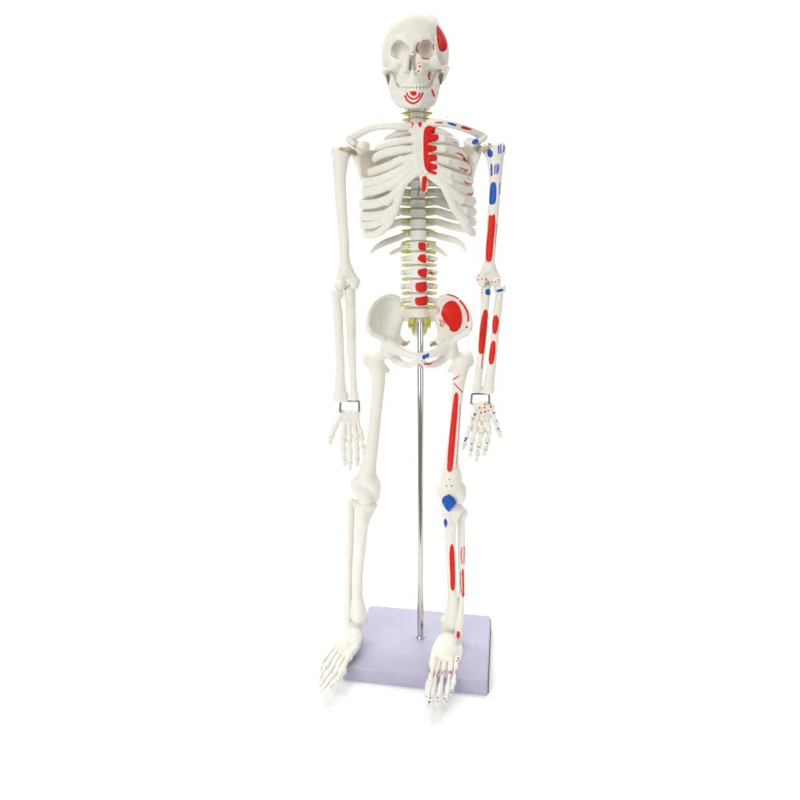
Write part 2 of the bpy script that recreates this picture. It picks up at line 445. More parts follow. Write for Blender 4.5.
# ---- spine
SX = 418.5
cord = [(417, 92, -16, 3, 3), (417, 120, -20, 3, 3), (418, 160, -34, 3, 3), (SX, 210, -34, 3, 3), (SX, 260, -26, 3, 3), (SX, 300, -24, 3, 3), (SX, 318, -28, 2.5, 2.5)]
spine = sweep('spine', cord, M_NERVE, skel, n=8)
spine['label'] = 'vertebral column with olive yellow nerve roots'
lv = []      # (top, bottom, x, depth of centre, half width, half depth, region)
for i in range(7):
    lv.append((88 + i * 6.1, 88 + (i + 1) * 6.1, 416.8, -12 - i * 0.5, 6.6, 5.2, 'c'))
tb = [130.7, 140.4, 150.3, 160.3, 170.4, 180.5, 190.6, 200, 209.3, 219.4, 230.2, 241.6, 252]
for i in range(12):
    t = i / 11
    lv.append((tb[i], tb[i + 1], 417.4 + 1.1 * t, -19 - 7 * math.sin(math.pi * min(1, t * 1.15)) + 7 * t * t, 7.2 + 1.5 * t, 6 + 1.5 * t, 't'))
lb = [252, 265.5, 279.2, 293.4, 307.2, 318]
for i in range(5):
    lv.append((lb[i], lb[i + 1], SX + 0.3, [-11, -9.5, -8, -7.5, -10][i], 9.0 + 0.18 * i, 7.6, 'l'))
psoas = {18: [(330, 120), (405, 125), (410, 170), (408, 218), (370, 215), (335, 190)],
         19: [(325, 275), (350, 245), (405, 240), (415, 300), (408, 336), (370, 325), (328, 300)],
         20: [(322, 420), (335, 395), (370, 388), (418, 380), (420, 430), (415, 480), (375, 478), (335, 455)],
         21: [(300, 560), (310, 528), (360, 522), (412, 514), (422, 560), (415, 615), (360, 628), (310, 612)],
         22: [(298, 700), (305, 675), (350, 672), (432, 655), (430, 700), (425, 750), (370, 762), (305, 752)]}
feather = {19: [[(425, 310), (490, 318)], [(430, 285), (455, 325)], [(440, 325), (490, 310)]],
           20: [[(440, 430), (505, 432)], [(450, 405), (475, 455)], [(470, 415), (470, 455)]],
           21: [[(440, 535), (520, 533)], [(455, 515), (480, 550)], [(490, 525), (525, 545)]],
           22: [[(445, 640), (512, 635)], [(455, 655), (490, 620)], [(470, 625), (500, 650)]]}
for i, (y0, y1, x, d, hw, hd, kind) in enumerate(lv):
    yc, h = (y0 + y1) / 2, (y1 - y0) / 2
    s = Solid()
    s.drum((x, yc, d), hw, hd, h - (0.55 if kind != 'c' else 0.5), 1, 1.0, 0.10 if kind != 'l' else 0.12)
    lat = {'c': 4.5, 't': 7.5, 'l': 8.5}[kind]
    for sg in (-1, 1):
        tx = x + sg * (hw + lat)
        if kind == 'l':
            s.rod([(x + sg * 5, yc - 1, d - 9, 3.4), (x + sg * (hw + 3), yc, d - 11, 3.3), (tx - sg * 1.6, yc + 0.4, d - 10, 3.1)], 1.5)
        else:
            s.rod([(x + sg * 4, yc, d - 6, 2.6), (x + sg * hw, yc - 0.5, d - 12, 2.4), (tx, yc - 1.2, d - 15, 2.3)], 1.5)
        s.rod([(x + sg * 4.5, yc - h, d - 11, 1.9), (x + sg * 4.5, yc + h, d - 12, 1.9)], 1.5)
    s.rod([(x - 5, yc, d - 12, 2.2), (x, yc + 1, d - 16, 2.4), (x + 5, yc, d - 12, 2.2)], 1.5)
    sp = {'c': (3, 8), 't': (9, 13), 'l': (3, 12)}[kind]
    s.rod([(x, yc + 1, d - 15, 2.4), (x, yc + sp[0], d - 15 - sp[1], 1.8)], 1.5)
    P = [rd(0, 0, 0.1)]
    if i in psoas: P.append(red(R5(psoas[i])))
    for L in feather.get(i, []): P.append(rl(R5(L), 0.45))
    if kind == 'c': P += [rd(x - 7.5, yc, 0.9), rd(x + 7.5, yc, 0.9)]
    s.build('vertebra', M_SPINE if kind != 'l' else M_PAINT, spine, 0.65, 0.12, 6, P)
    if i < len(lv) - 1:
        dn = (d + lv[i + 1][3]) / 2
        s = Solid(); s.drum((x, y1, dn), hw - 0.7, hd - 0.6, 1.3, 1, 0.6)
        s.build('disc', M_DISC, spine, 0.55, 0)
        if kind == 'c' and i < 3: continue
        for sg in (-1, 1):
            e = x + sg * (hw + {'c': 8.5, 't': 9.0, 'l': 8.5}[kind])
            if kind == 'l' or i >= 18:
                pts = [(x + sg * (hw - 3), y1 - 0.8, dn - 4, 1.7, 1.4), (x + sg * (hw + 3), y1 - 0.4, dn - 4, 2.2, 1.3), (e - sg * random.uniform(0.3, 1.6), y1 + random.uniform(-0.4, 0.9), dn - 4, 1.5, 1.0)]
                o = sweep('spinal_nerve', pts, M_NERVE if i == 18 else M_NERVE_PALE, spine, n=4, sides=10)
            else:
                pts = [(x + sg * (hw - 3), y1 - 0.9, dn - 2, 1.0, 1.0), (x + sg * (hw + 2.5), y1 + random.uniform(-0.3, 0.5), dn - 3, 1.45, 1.1), (e - sg * random.uniform(0, 1.6), y1 + random.uniform(0.3, 1.8), dn - 5, 1.0, 0.9)]
                o = sweep('spinal_nerve', pts, M_NERVE, spine, n=4, sides=10)

# ---- breastbone with the rib cartilages
s = Solid()
sd_ = lambda x, y: 23 + (y - 122) * 0.18
s.plate([(408, 123.5), (412, 121.8), (416.5, 123.6), (421, 121.8), (430, 122.5), (433, 128), (429, 137), (414, 137), (409, 131)], sd_, 3.2, 2, 1.8)
s.plate([(413.8, 135), (429, 135), (431, 150), (431, 163), (427.5, 174), (418, 174), (414, 162), (413, 148)], sd_, 3.2, 2, 1.8)
s.rod([(423, 174, 31, 4), (424.3, 184, 29, 3.2), (424.6, 190, 27, 2.4)], 2, 1.4)
def cart(L, k=1.0): s.rod([(x, y, d, r * 1.04) for x, y, d, r in L], k, 1.5)
cart([(411, 130, 23, 3.3), (403, 132, 20, 3.2), (396, 134.5, 16, 3.0)])
cart([(414, 139.5, 26, 3.6), (402, 141, 24, 3.6)]); cart([(414, 149, 27.5, 3.5), (400, 150, 26, 3.7)])
cart([(414, 157, 29, 3.6), (404, 160, 28, 3.8), (396, 163, 26, 4)])
cart([(415, 163, 30, 3.6), (403, 169.5, 29.5, 4), (392, 175.3, 27, 4.3)])
cart([(416, 168, 31, 3.0), (404, 176, 30.5, 3.4), (390, 186, 27, 4.3)])
cart([(418, 171.5, 31, 3.0), (408, 179.5, 31, 3.0), (399, 190, 29, 3.5), (387, 201, 24, 4.3)])
cart([(402, 187, 30, 2.8), (398, 201, 27, 3.0), (394, 208, 24, 3.5), (386, 214.3, 20, 4.2)])
cart([(399, 200, 26.5, 2.6), (394, 213, 22.5, 3.0), (384, 221, 17, 3.9)])
cart([(395, 212, 22, 2.5), (389.5, 223, 18, 2.7), (381, 231.5, 13, 3.6)])
cart([(431, 130, 23, 3.3), (438, 131, 20, 3.2), (445, 133.5, 16, 3)])
cart([(429, 138.5, 26, 3.6), (442, 139, 24, 3.8)]); cart([(430, 149, 27.5, 3.5), (443, 149, 26, 3.7)])
cart([(430, 158, 29, 3.6), (437, 159.5, 28, 3.8), (446, 161.5, 26, 4)])
cart([(430, 165, 30, 3.6), (438, 169.5, 29.5, 4), (448, 174, 27, 4.3)])
cart([(428, 170, 31, 3.0), (438, 175.5, 30.5, 3.6), (449, 182.5, 27, 4.3)])
cart([(425, 172.5, 31, 3.0), (434, 178.5, 31, 3.2), (444, 186, 30, 3.6), (453, 194, 26, 4.2), (461, 199.5, 22, 4.3)])
cart([(444, 187, 30, 3.2), (450, 199, 27, 3.4), (455, 207, 22, 3.8), (464, 210.8, 17, 4.2)])
cart([(449, 197, 27, 3.0), (456, 211, 22, 3.6), (465, 220.5, 16, 4)])
cart([(454, 206, 23, 2.9), (461, 219, 18, 3.3), (468, 229.5, 11, 3.8)])
P = [red(R1([(150, 175), (185, 152), (230, 152), (255, 180), (250, 225), (240, 240), (275, 245), (290, 265), (280, 305), (240, 318), (200, 325), (178, 345),
             (215, 352), (268, 358), (270, 400), (235, 415), (190, 425), (178, 445), (215, 445), (262, 440), (275, 480), (268, 510), (225, 512), (195, 520),
             (225, 535), (270, 548), (278, 585), (245, 600), (215, 600), (250, 612), (272, 625), (260, 650), (215, 640), (170, 612), (145, 570), (135, 480), (132, 300), (138, 210)])),
     red(R1([(122, 670), (150, 658), (178, 672), (165, 740), (155, 822), (118, 820), (116, 740)])),
     red([(409.3, 122.2), (413.6, 122), (413.2, 126), (411.2, 128.3), (409.6, 126)]), red([(418, 122), (422.2, 121.8), (421.6, 125.5), (420, 127.8), (418.4, 125.5)])]
stern = s.build('sternum', M_PAINT, skel, 0.6, 0.12, 7, P)
s = Solid(); s.ell((422.3, 172.3, 34.5), (1.3, 1.3, 1.2), 0.5); s.build('screw', M_SCREW, stern, 0.3, 0)
sweep('pin', [(418.8, 187, 27, 0.7, 0.7), (418.4, 191, 27, 0.8, 0.8), (417.9, 196, 27, 0.6, 0.6)], M_SCREW, stern, n=3, sides=8)

# ---- ribs
sy = [131, 141, 151, 161, 171, 182, 192, 201, 211, 221.5, 232, 244]
ribL = [[(399, 133.5, 18), (391, 136.5, 8), (386.5, 139.5, -8)],
        [(405, 141, 24), (392, 143, 18), (381, 146, 6), (377.5, 148, -10)],
        [(402, 150, 26), (386, 153, 17), (377, 157, 4), (374.5, 159, -10)],
        [(399, 162, 27), (384, 168, 18), (373, 172, 4), (370, 173, -10)],
        [(396, 173.5, 28), (380, 180, 19), (368, 182.5, 4), (364, 182, -10)],
        [(393, 184, 28), (378, 189.5, 18), (367, 192, 3), (363, 192, -10)],
        [(390, 198.5, 25), (376, 203.5, 15), (364.5, 204.5, 0), (360.5, 203.5, -12)],
        [(389, 213, 21), (376, 216, 12), (365, 216.3, -2), (361, 215.5, -14)],
        [(386, 219.5, 18), (375, 224, 8), (366, 225.5, -5), (362, 225, -16)],
        [(383.5, 229.5, 14), (375, 234.5, 6), (368, 235.3, -5), (364.8, 233.5, -16)]]
ribR = [[(442, 132.5, 18), (449, 135.5, 8), (452, 138, -8)],
        [(440, 139, 24), (448, 140, 18), (455, 142, 6), (457, 143.5, -10)],
        [(440, 149, 26), (452, 150.5, 17), (462, 155, 4), (465, 158.5, -10)],
        [(443, 161, 27), (456, 164, 18), (466, 167.5, 4), (468, 170, -10)],
        [(445, 172.5, 28), (458, 177.8, 19), (468, 181, 4), (471, 181, -10)],
        [(446, 180.5, 28), (459, 188, 18), (469, 191, 3), (471.5, 191, -10)],
        [(458, 197.8, 24), (467, 201, 13), (472.5, 201.5, 0), (474, 201, -12)],
        [(461, 209.8, 18.5), (469, 211.5, 8), (473.5, 211.7, -4), (474, 211.5, -14)],
        [(463, 219, 17.5), (470, 222.5, 6), (474, 222.3, -6), (474, 221.5, -16)],
        [(466.5, 228, 12.5), (471, 232.5, 4), (473.5, 233.5, -6), (473, 232, -16)]]
hh = [3.4, 4.3, 4.5, 4.7, 4.9, 4.9, 4.7, 4.5, 4.3, 4.2]
for side, ribs in ((-1, ribL), (1, ribR)):
    for i, fr in enumerate(ribs):
        xl, yl, dl = fr[-1]; w = abs(xl - 418); y0 = sy[i]; h = hh[i]
        dback = -30 - 14 * min(1, 0.45 + i / 9)
        pts = [(x, y, d, h, 2.7 if k else 2.9) for k, (x, y, d) in enumerate(fr)]
        pts += [(418 + side * w * 0.90, yl * 0.8 + y0 * 0.2, dl - 14, h * 0.95, 2.4),
                (418 + side * w * 0.60, yl * 0.45 + y0 * 0.55, dback, h * 0.98, 2.4),
                (418 + side * (8 + w * 0.2), y0 * 0.95 + yl * 0.05, dback + 3, h * 0.95, 2.4), (418 + side * 9.5, y0 - 0.3, dback + 13, h * 0.7, 2.4)]
        P = None
        if side > 0:
            P = {1: [rl(R1([(405, 322), (470, 328)]), 0.5)],
                 2: [rl(R1([(455, 432), (500, 437), (530, 462), (570, 515)]), 0.8), rd(459, 150, 0.6), red(R1([(520, 485), (552, 470), (575, 520), (545, 512)]))],
                 3: [rl(R1([(497, 575), (530, 592), (580, 595)]), 0.7), rl(R1([(510, 612), (540, 620), (575, 605)]), 0.7), rd(462.7, 164, 0.9)],
                 4: [rl(R1([(540, 715), (575, 738), (612, 738)]), 0.9), rd(468.2, 178.3, 0.9), rd(472.5, 179, 0.6)],
                 5: [rl([(468, 193.5), (471, 194.5), (473, 193)], 0.8)]}.get(i)
        o = sweep('rib', pts, M_PAINT if P else M_BONE, skel, n=7, sides=16, paint=P)
        if P: o['label'] = 'rib with red painted marks at its bend'
sweep('rib', [(SX - 10, 233, -24, 3.2, 2.2), (399, 237.5, -34, 3.5, 2.2), (385, 242.7, -36, 3.5, 2.2), (375, 248.3, -30, 2.7, 1.8), (371, 252.5, -24, 1.6, 1.3)], M_BONE, skel)
sweep('rib', [(SX - 10, 246, -22, 3.0, 2.2), (402, 248.8, -29, 2.9, 2.2), (395, 251.5, -30, 2.3, 1.9), (390, 254, -28, 1.6, 1.4)], M_BONE, skel)
sweep('rib', [(SX + 10, 233, -24, 3.2, 2.2), (440, 236.5, -34, 3.6, 2.2), (453, 239.8, -36, 3.5, 2.2), (461, 243.8, -30, 2.8, 1.8), (465.6, 250.5, -24, 1.7, 1.3)], M_BONE, skel)
sweep('rib', [(SX + 10, 245.5, -22, 3.0, 2.2), (435, 248, -29, 2.9, 2.2), (441, 251.5, -30, 2.3, 1.9), (446.3, 255.5, -28, 1.6, 1.4)], M_BONE, skel)

# ---- shoulder girdle
s = Solid()
s.rod([(409, 126.8, 24, 4.2), (400, 126.6, 26, 3.7), (386, 125.8, 24, 3.4), (372, 127.6, 14, 3.4), (361, 132.5, 2, 3.6), (350.5, 138.3, -8, 3.9)], 2)
s.build('clavicle', M_BONE, skel, 0.6, 0.12, 8)
s = Solid()
s.rod([(430, 123.3, 24, 4.2), (440, 122.8, 26, 3.6), (452, 124.7, 22, 3.4), (463, 128, 12, 3.4), (473, 131.5, 2, 3.5), (481.5, 135.8, -8, 3.9)], 2)
s.build('clavicle', M_PAINT, skel, 0.6, 0.12, 8,
        [red(R1([(245, 120), (330, 118), (332, 134), (250, 134)])), blue(R1([(362, 124), (420, 126), (470, 148), (460, 163), (400, 150)])), red(R1([(508, 165), (540, 158), (628, 192), (600, 205), (515, 188)]))])
for side in (-1, 1):
    s = Solid()
    mx = (lambda x: x) if side < 0 else (lambda x: 833.5 - x)
    oy = 0 if side < 0 else -3
    poly = [(mx(x), y + oy) for x, y in [(355.5, 148), (362, 147), (372, 150), (384, 148), (393, 152), (391, 170), (382, 188), (372, 198), (365, 196), (361.5, 182), (358.5, 167)]]
    sdp = (lambda x, y: -8 - 0.9 * (x - 357)) if side < 0 else (lambda x, y: -8 + 0.9 * (x - 476.5))
    s.plate(poly, sdp, 3.2, 2, 1.5)
    s.rod([(mx(357), 149 + oy, -8, 3.5), (mx(356.5), 156 + oy, -8, 4.2), (mx(359), 168 + oy, -10, 2.6), (mx(361.8), 180 + oy, -13, 2.2)], 2.5)
    s.rod([(mx(362), 150 + oy, -6, 4), (mx(366), 145.5 + oy, 2, 3.8), (mx(362), 146.5 + oy, 9, 3.4)], 3).ell((mx(362.5), 146 + oy, 3), (5.8, 4.2, 4), 3)                   # coracoid
    s.rod([(mx(388), 158 + oy, -40, 2.4), (mx(368), 152 + oy, -28, 2.8), (mx(354), 142 + oy, -18, 3.2), (mx(350), 138.8 + oy, -13, 3.4), (mx(349.5), 140.5 + oy, -8, 3.2), (mx(353.5), 144 + oy, -2, 2.6)], 2.5)   # spine and acromion
    P = [blue(R1([(618, 310), (640, 292), (672, 290), (688, 305), (675, 330), (648, 346), (622, 340)])), rl(R1([(632, 525), (640, 560)]), 0.35)] if side > 0 else None
    sc = s.build('scapula', M_PAINT if side > 0 else M_BONE, skel, 0.65, 0.14, 7, P)
    if side < 0:
        sweep('joint_sleeve', [(341, 148.8, 2.5, 2.3, 2.3), (346, 149.2, 2, 2.5, 2.5), (350.5, 149.8, 0, 2.6, 2.6)], M_BRASS, sc, n=4, sides=14)
        s = Solid(); s.ell((341.6, 148.7, 5), (1.2, 1.3, 1.0), 0.4).rod([(350.5, 152.5, 2, 1.7), (354.8, 153.2, 0, 2.0)], 0.5); s.build('joint_screw', M_STEEL, sc, 0.35, 0)
    else:
        sweep('joint_sleeve', [(479, 150.5, 0, 2.6, 2.6), (482.5, 149.2, 2, 2.4, 2.4), (487.5, 147.5, 2.5, 2.2, 2.2)], M_BRASS, sc, n=4, sides=14)
        s = Solid(); s.ell((489.5, 144.2, 6), (1.5, 1.4, 1.0), 0.4).rod([(477.8, 150, 2, 1.8), (480.3, 146.5, 2, 1.6)], 0.5); s.build('joint_screw', M_STEEL, sc, 0.35, 0)

# ---- arms
s = Solid()
s.ell((346, 151.5, -7), (6.5, 6, 8), 3).ell((336.8, 152, -6), (6, 7, 7.5), 4)
s.rod([(341, 154, -6, 8.6), (340.2, 164, -6, 7.6), (339.8, 176, -6, 6.4), (340.3, 192, -6, 5.9), (342, 215, -6, 5.2), (344, 240, -6, 5.0), (344.6, 258, -6, 5.0), (345.8, 270, -6, 6.0)], 3)
s.rod([(343, 270, -6, 4), (339.5, 282, -6, 4.2)], 4).rod([(348.5, 270, -6, 4), (355, 281, -6, 3.8)], 4)
s.ell((347, 278, -6), (8, 6, 3.5), 3)
s.ell((340.3, 285.4, -3), (5.8, 5.4, 5.8), 2).ell((353.3, 285.2, -4), (5.6, 5.6, 5.8), 2).ell((357, 281.3, -7), (3.0, 3.6, 3), 2)
s.ell((349.2, 288.3, 0), (1.5, 4.5, 7), 0.8, '-').ell((347.5, 278.5, 0), (3.5, 2.5, 3), 2, '-')
s.build('humerus', M_BONE, skel, 0.65, 0.13, 9)
s = Solid()
s.ell((488.5, 149.5, -7), (6.5, 6.5, 8), 3).ell((499, 149, -6), (6.7, 8.2, 7.5), 4)
s.rod([(494.5, 152, -6, 9.0), (495.3, 163, -6, 7.8), (495.3, 176, -6, 6.4), (494.7, 194, -6, 5.6), (492.3, 222, -6, 5.3), (490.3, 248, -6, 5), (489.4, 262, -6, 5), (488.9, 270, -6, 6)], 3)
s.rod([(487, 268, -6, 4), (480.5, 279, -6, 3.8)], 4).rod([(491, 268, -6, 4), (496.5, 278.5, -6, 4)], 4)
s.ell((488.5, 275, -6), (8, 6, 3.5), 3)
s.ell((482.3, 282.3, -4), (5, 4.6, 5.5), 2).ell((495.3, 282, -3), (5.3, 5, 5.5), 2).ell((478.5, 278.6, -7), (2.8, 3.2, 3), 2)
s.ell((486.5, 285.3, 0), (1.5, 4, 7), 0.8, '-').ell((488, 275, 0), (3.5, 2.5, 3), 2, '-')
HR = lambda L: [(450 + x * 0.2127, 130 + y * 0.2125) for x, y in L]
P = [blue(HR([(176, 95), (188, 88), (200, 100), (202, 118), (192, 131), (180, 125), (174, 110)])),
     blue(HR([(192, 250), (205, 243), (216, 248), (219, 290), (215, 345), (200, 352), (184, 350), (186, 290)])),
     red(HR([(182, 398), (196, 403), (212, 393), (214, 440), (206, 520), (196, 622), (167, 620), (170, 540), (180, 450)])),
     bl(HR([(228, 75), (230, 110)]), 0.7), bl(HR([(238, 70), (240, 108)]), 0.6), bl(HR([(254, 75), (252, 100)]), 0.6),
     bl(HR([(195, 165), (195, 212)]), 0.9), bl(HR([(212, 165), (210, 207)]), 0.6), bl(HR([(222, 160), (220, 205)]), 0.6), bl(HR([(230, 165), (227, 200)]), 0.5),
     bl(HR([(235, 250), (232, 300)]), 0.4), rl(HR([(222, 440), (216, 500), (212, 600)]), 0.35)]
for x, y in [(135, 685), (133, 705), (228, 705), (215, 716), (198, 716), (150, 700), (170, 703)]: P.append(rd(*HR([(x, y)])[0], 0.75))
hum = s.build('humerus', M_PAINT, skel, 0.6, 0.13, 9, P)
hum['label'] = 'upper arm bone painted with blue and red muscle patches'

s = Solid()
s.drum((337, 293.9, -4), 6.2, 5.2, 3.4, 1, 1.5)
s.rod([(337, 297, -4, 4), (337, 304, -4, 3.9), (337.8, 312, -4, 4.7), (338.5, 324, -4, 4.4), (339.5, 345, -4, 4.2), (340.3, 366, -4, 4.2), (340.2, 382, -4, 5.0), (340.3, 393, -4, 6.2)], 2)
s.drum((340.5, 397, -4), 7.5, 5, 4.6, 3, 2)
s.build('radius', M_BONE, skel, 0.62, 0.13, 8)
s = Solid()
s.rod([(350, 284.8, -11, 3.6), (350, 292, -7, 5.6), (350.4, 303, -6, 5.2), (351, 322, -6, 4.9), (351.5, 345, -6, 4.5), (352.6, 366, -6, 3.7), (353.7, 384, -6, 3.3), (354, 394, -6, 3.7)], 2)
s.rod([(350, 293, -2, 4.2), (351, 302, -3, 3.8)], 2); s.drum((354.2, 397, -6), 4.3, 3.8, 3.2, 2, 1.5)
s.build('ulna', M_BONE, skel, 0.62, 0.13, 8)
FR = lambda L: [(450 + x * 0.2623, 270 + y * 0.2625) for x, y in L]
s = Solid()
s.drum((499.7, 288.9, -4), 5.7, 5, 3.4, 1, 1.5)
s.rod([(499.5, 293, -4, 3.6), (498.8, 300, -4, 3.8), (497.6, 309, -4, 4.3), (496, 322, -4, 3.9), (494.2, 342, -4, 3.9), (491.8, 362, -4, 4.3), (489.6, 378, -4, 4.8), (488.4, 387, -4, 5.2)], 2)
s.drum((488.2, 390.3, -4), 5.6, 4.6, 3.2, 2.5, 1.5)
s.build('radius', M_PAINT, skel, 0.6, 0.13, 8, [blue(FR([(176, 76), (200, 70), (206, 78), (190, 84), (178, 84)])),
        red(FR([(165, 175), (180, 170), (187, 190), (183, 225), (175, 245), (163, 243), (161, 215)])), red(FR([(158, 275), (168, 266), (175, 280), (172, 330), (165, 358), (152, 362), (147, 345), (152, 300)]))])
s = Solid()
s.rod([(486.5, 283.5, -11, 3.4), (486, 290, -7, 4.9), (484.8, 300, -6, 4.5), (483.7, 322, -6, 3.9), (481.2, 352, -6, 3.9), (478.5, 374, -6, 3.9), (477, 386, -6, 4.2)], 2)
s.rod([(486, 291, -2, 3.6), (485.4, 299, -3, 3.4)], 2); s.drum((476.8, 389, -6), 4.6, 4, 3, 2, 1.5)
s.build('ulna', M_PAINT, skel, 0.6, 0.13, 8, [blue(FR([(135, 75), (148, 70), (155, 82), (152, 96), (140, 96), (134, 88)])),
        red(FR([(128, 152), (140, 150), (145, 165), (140, 230), (132, 300), (128, 322), (108, 318), (110, 270), (118, 195)])), rl(FR([(126, 322), (122, 350), (121, 375)]), 0.5), rd(482.2, 289.5, 0.6), rd(481.9, 292.5, 0.6)])

def bracket(x0, x1, ytop, ybot, sk, d, parent):
    b = sweep('wrist_bracket', [(x0 - sk, ybot, d, 1.2, 1.2), (x0, ytop + 1, d, 1.2, 1.2), (x0 + 0.6, ytop, d, 1.1, 1.2), (x1 - 0.6, ytop, d, 1.1, 1.2), (x1, ytop + 1, d, 1.2, 1.2), (x1 + sk * 0.4, ybot, d, 1.2, 1.2)], M_STEEL, parent, n=4, sides=10)
    for xx in (x0 - sk, x1 + sk * 0.4):
        s = Solid(); s.ell((xx, ybot, d + 1), (1.5, 1.5, 1.4), 0.3); s.build('bracket_rivet', M_STEEL, b, 0.35, 0)
bracket(340.6, 359, 401.2, 411, 0.6, -6, skel)
bracket(471.8, 489, 394.0, 403, 0.8, -6, skel)

# ---- hands
def hand(carp, fingers, d, paint):
    s = Solid()
    for c in carp: s.ell((c[0], c[1], d + c[4] if len(c) > 4 else d), (c[2] * 1.06, c[3] * 1.12, 4.2), 1.0)
    h = s.build('hand', M_PAINT if paint else M_BONE, skel, 0.45, 0.25, 4.5, paint)
    for L, r in fingers:
        n = len(L) - 1
        for j in range(n):
            a, b = np.array(L[j] + (d + 2 + 1.0 * j,), float), np.array(L[j + 1] + (d + 3 + 1.0 * j,), float)
            g = (b - a) / np.linalg.norm(b - a) * 0.35
            digit('metacarpal' if j == 0 else 'phalanx', a + g, b - g, r * (1.36 if j == 0 else 1.34 - 0.08 * j), M_PAINT if paint else M_BONE, h,
                  e1=1.15 if j < n - 1 else 0.9, mid=0.8, paint=paint)
    return h
hand([(343.5, 412, 5, 3.6), (350, 411, 6, 3.2), (355.5, 413, 4.5, 3.6), (342, 416, 3.6, 3.2, 1), (347, 416.5, 3.4, 3.4, 1), (351.5, 416.5, 3.6, 3.4, 1), (356, 417, 3.6, 3, 1)],
     [([(340.5, 415.5), (334.8, 427), (331.5, 436.5), (329.6, 443.5)], 2.6),
      ([(344.5, 419), (343, 438.5), (343.2, 449.5), (343.9, 458.5), (344.5, 465)], 2.5),
      ([(348.8, 419), (349.2, 440), (349.9, 452), (350, 462), (349.7, 468.8)], 2.6),
      ([(353, 419), (356.3, 438.5), (357, 450), (357.2, 459), (357.2, 465.5)], 2.4),
      ([(356.6, 418), (361.4, 434.5), (363.4, 446.5), (364.6, 455), (365.6, 461)], 2.2)], -12, None)
HD = lambda x, y: (455 + x * 0.1, 395 + y * 0.1)
P = []
for x, y, r in [(300, 93, .9), (358, 117, 1.1), (246, 127, .8), (295, 125, .8), (260, 177, 1), (300, 168, 1), (335, 155, .7), (185, 235, .8), (190, 265, .8), (175, 250, .6), (265, 265, .9), (268, 290, .9), (300, 285, .7), (165, 225, .6), (240, 250, .6), (330, 260, .6)]: P.append(rd(*HD(x, y), r))
for x, y, r in [(385, 180, 1.0), (405, 172, .8), (385, 255, .8), (418, 255, .8), (432, 338, 1.3), (255, 383, .9), (285, 375, .8), (165, 330, .7), (320, 480, 1.1), (308, 548, .9), (235, 520, 1.1), (225, 560, .8), (165, 490, 1.1), (162, 548, .9), (110, 435, 1.4), (100, 455, 1.2), (132, 325, .6), (320, 380, .6)]: P.append(bd(*HD(x, y), r * 0.85))
P.append(dd(*HD(197, 195), 1.2))
hand([(476.5, 405.5, 5, 4.2), (483.5, 404.5, 6, 4.4), (489.8, 406.5, 4.6, 4), (475, 411, 3.6, 3.6, 1), (480, 412, 3.6, 3.6, 1), (485, 412, 3.8, 3.6, 1), (490, 411, 3.6, 3.4, 1)],
     [([(491.5, 411.5), (495.5, 422), (498.4, 431), (500.3, 436.8)], 2.5),
      ([(487.2, 415), (488.6, 431), (487.2, 441.5), (485.4, 449.5), (483.6, 455.3)], 2.5),
      ([(482.6, 415), (481.2, 433), (478.9, 446), (477.3, 454.5), (475.9, 461)], 2.5),
      ([(478, 415), (474.8, 430), (472.2, 441.5), (470.6, 450), (469.5, 456.3)], 2.4),
      ([(473.6, 413), (469.3, 427.5), (466.2, 438), (464.4, 444), (463, 449)], 2.2)], -10, P)

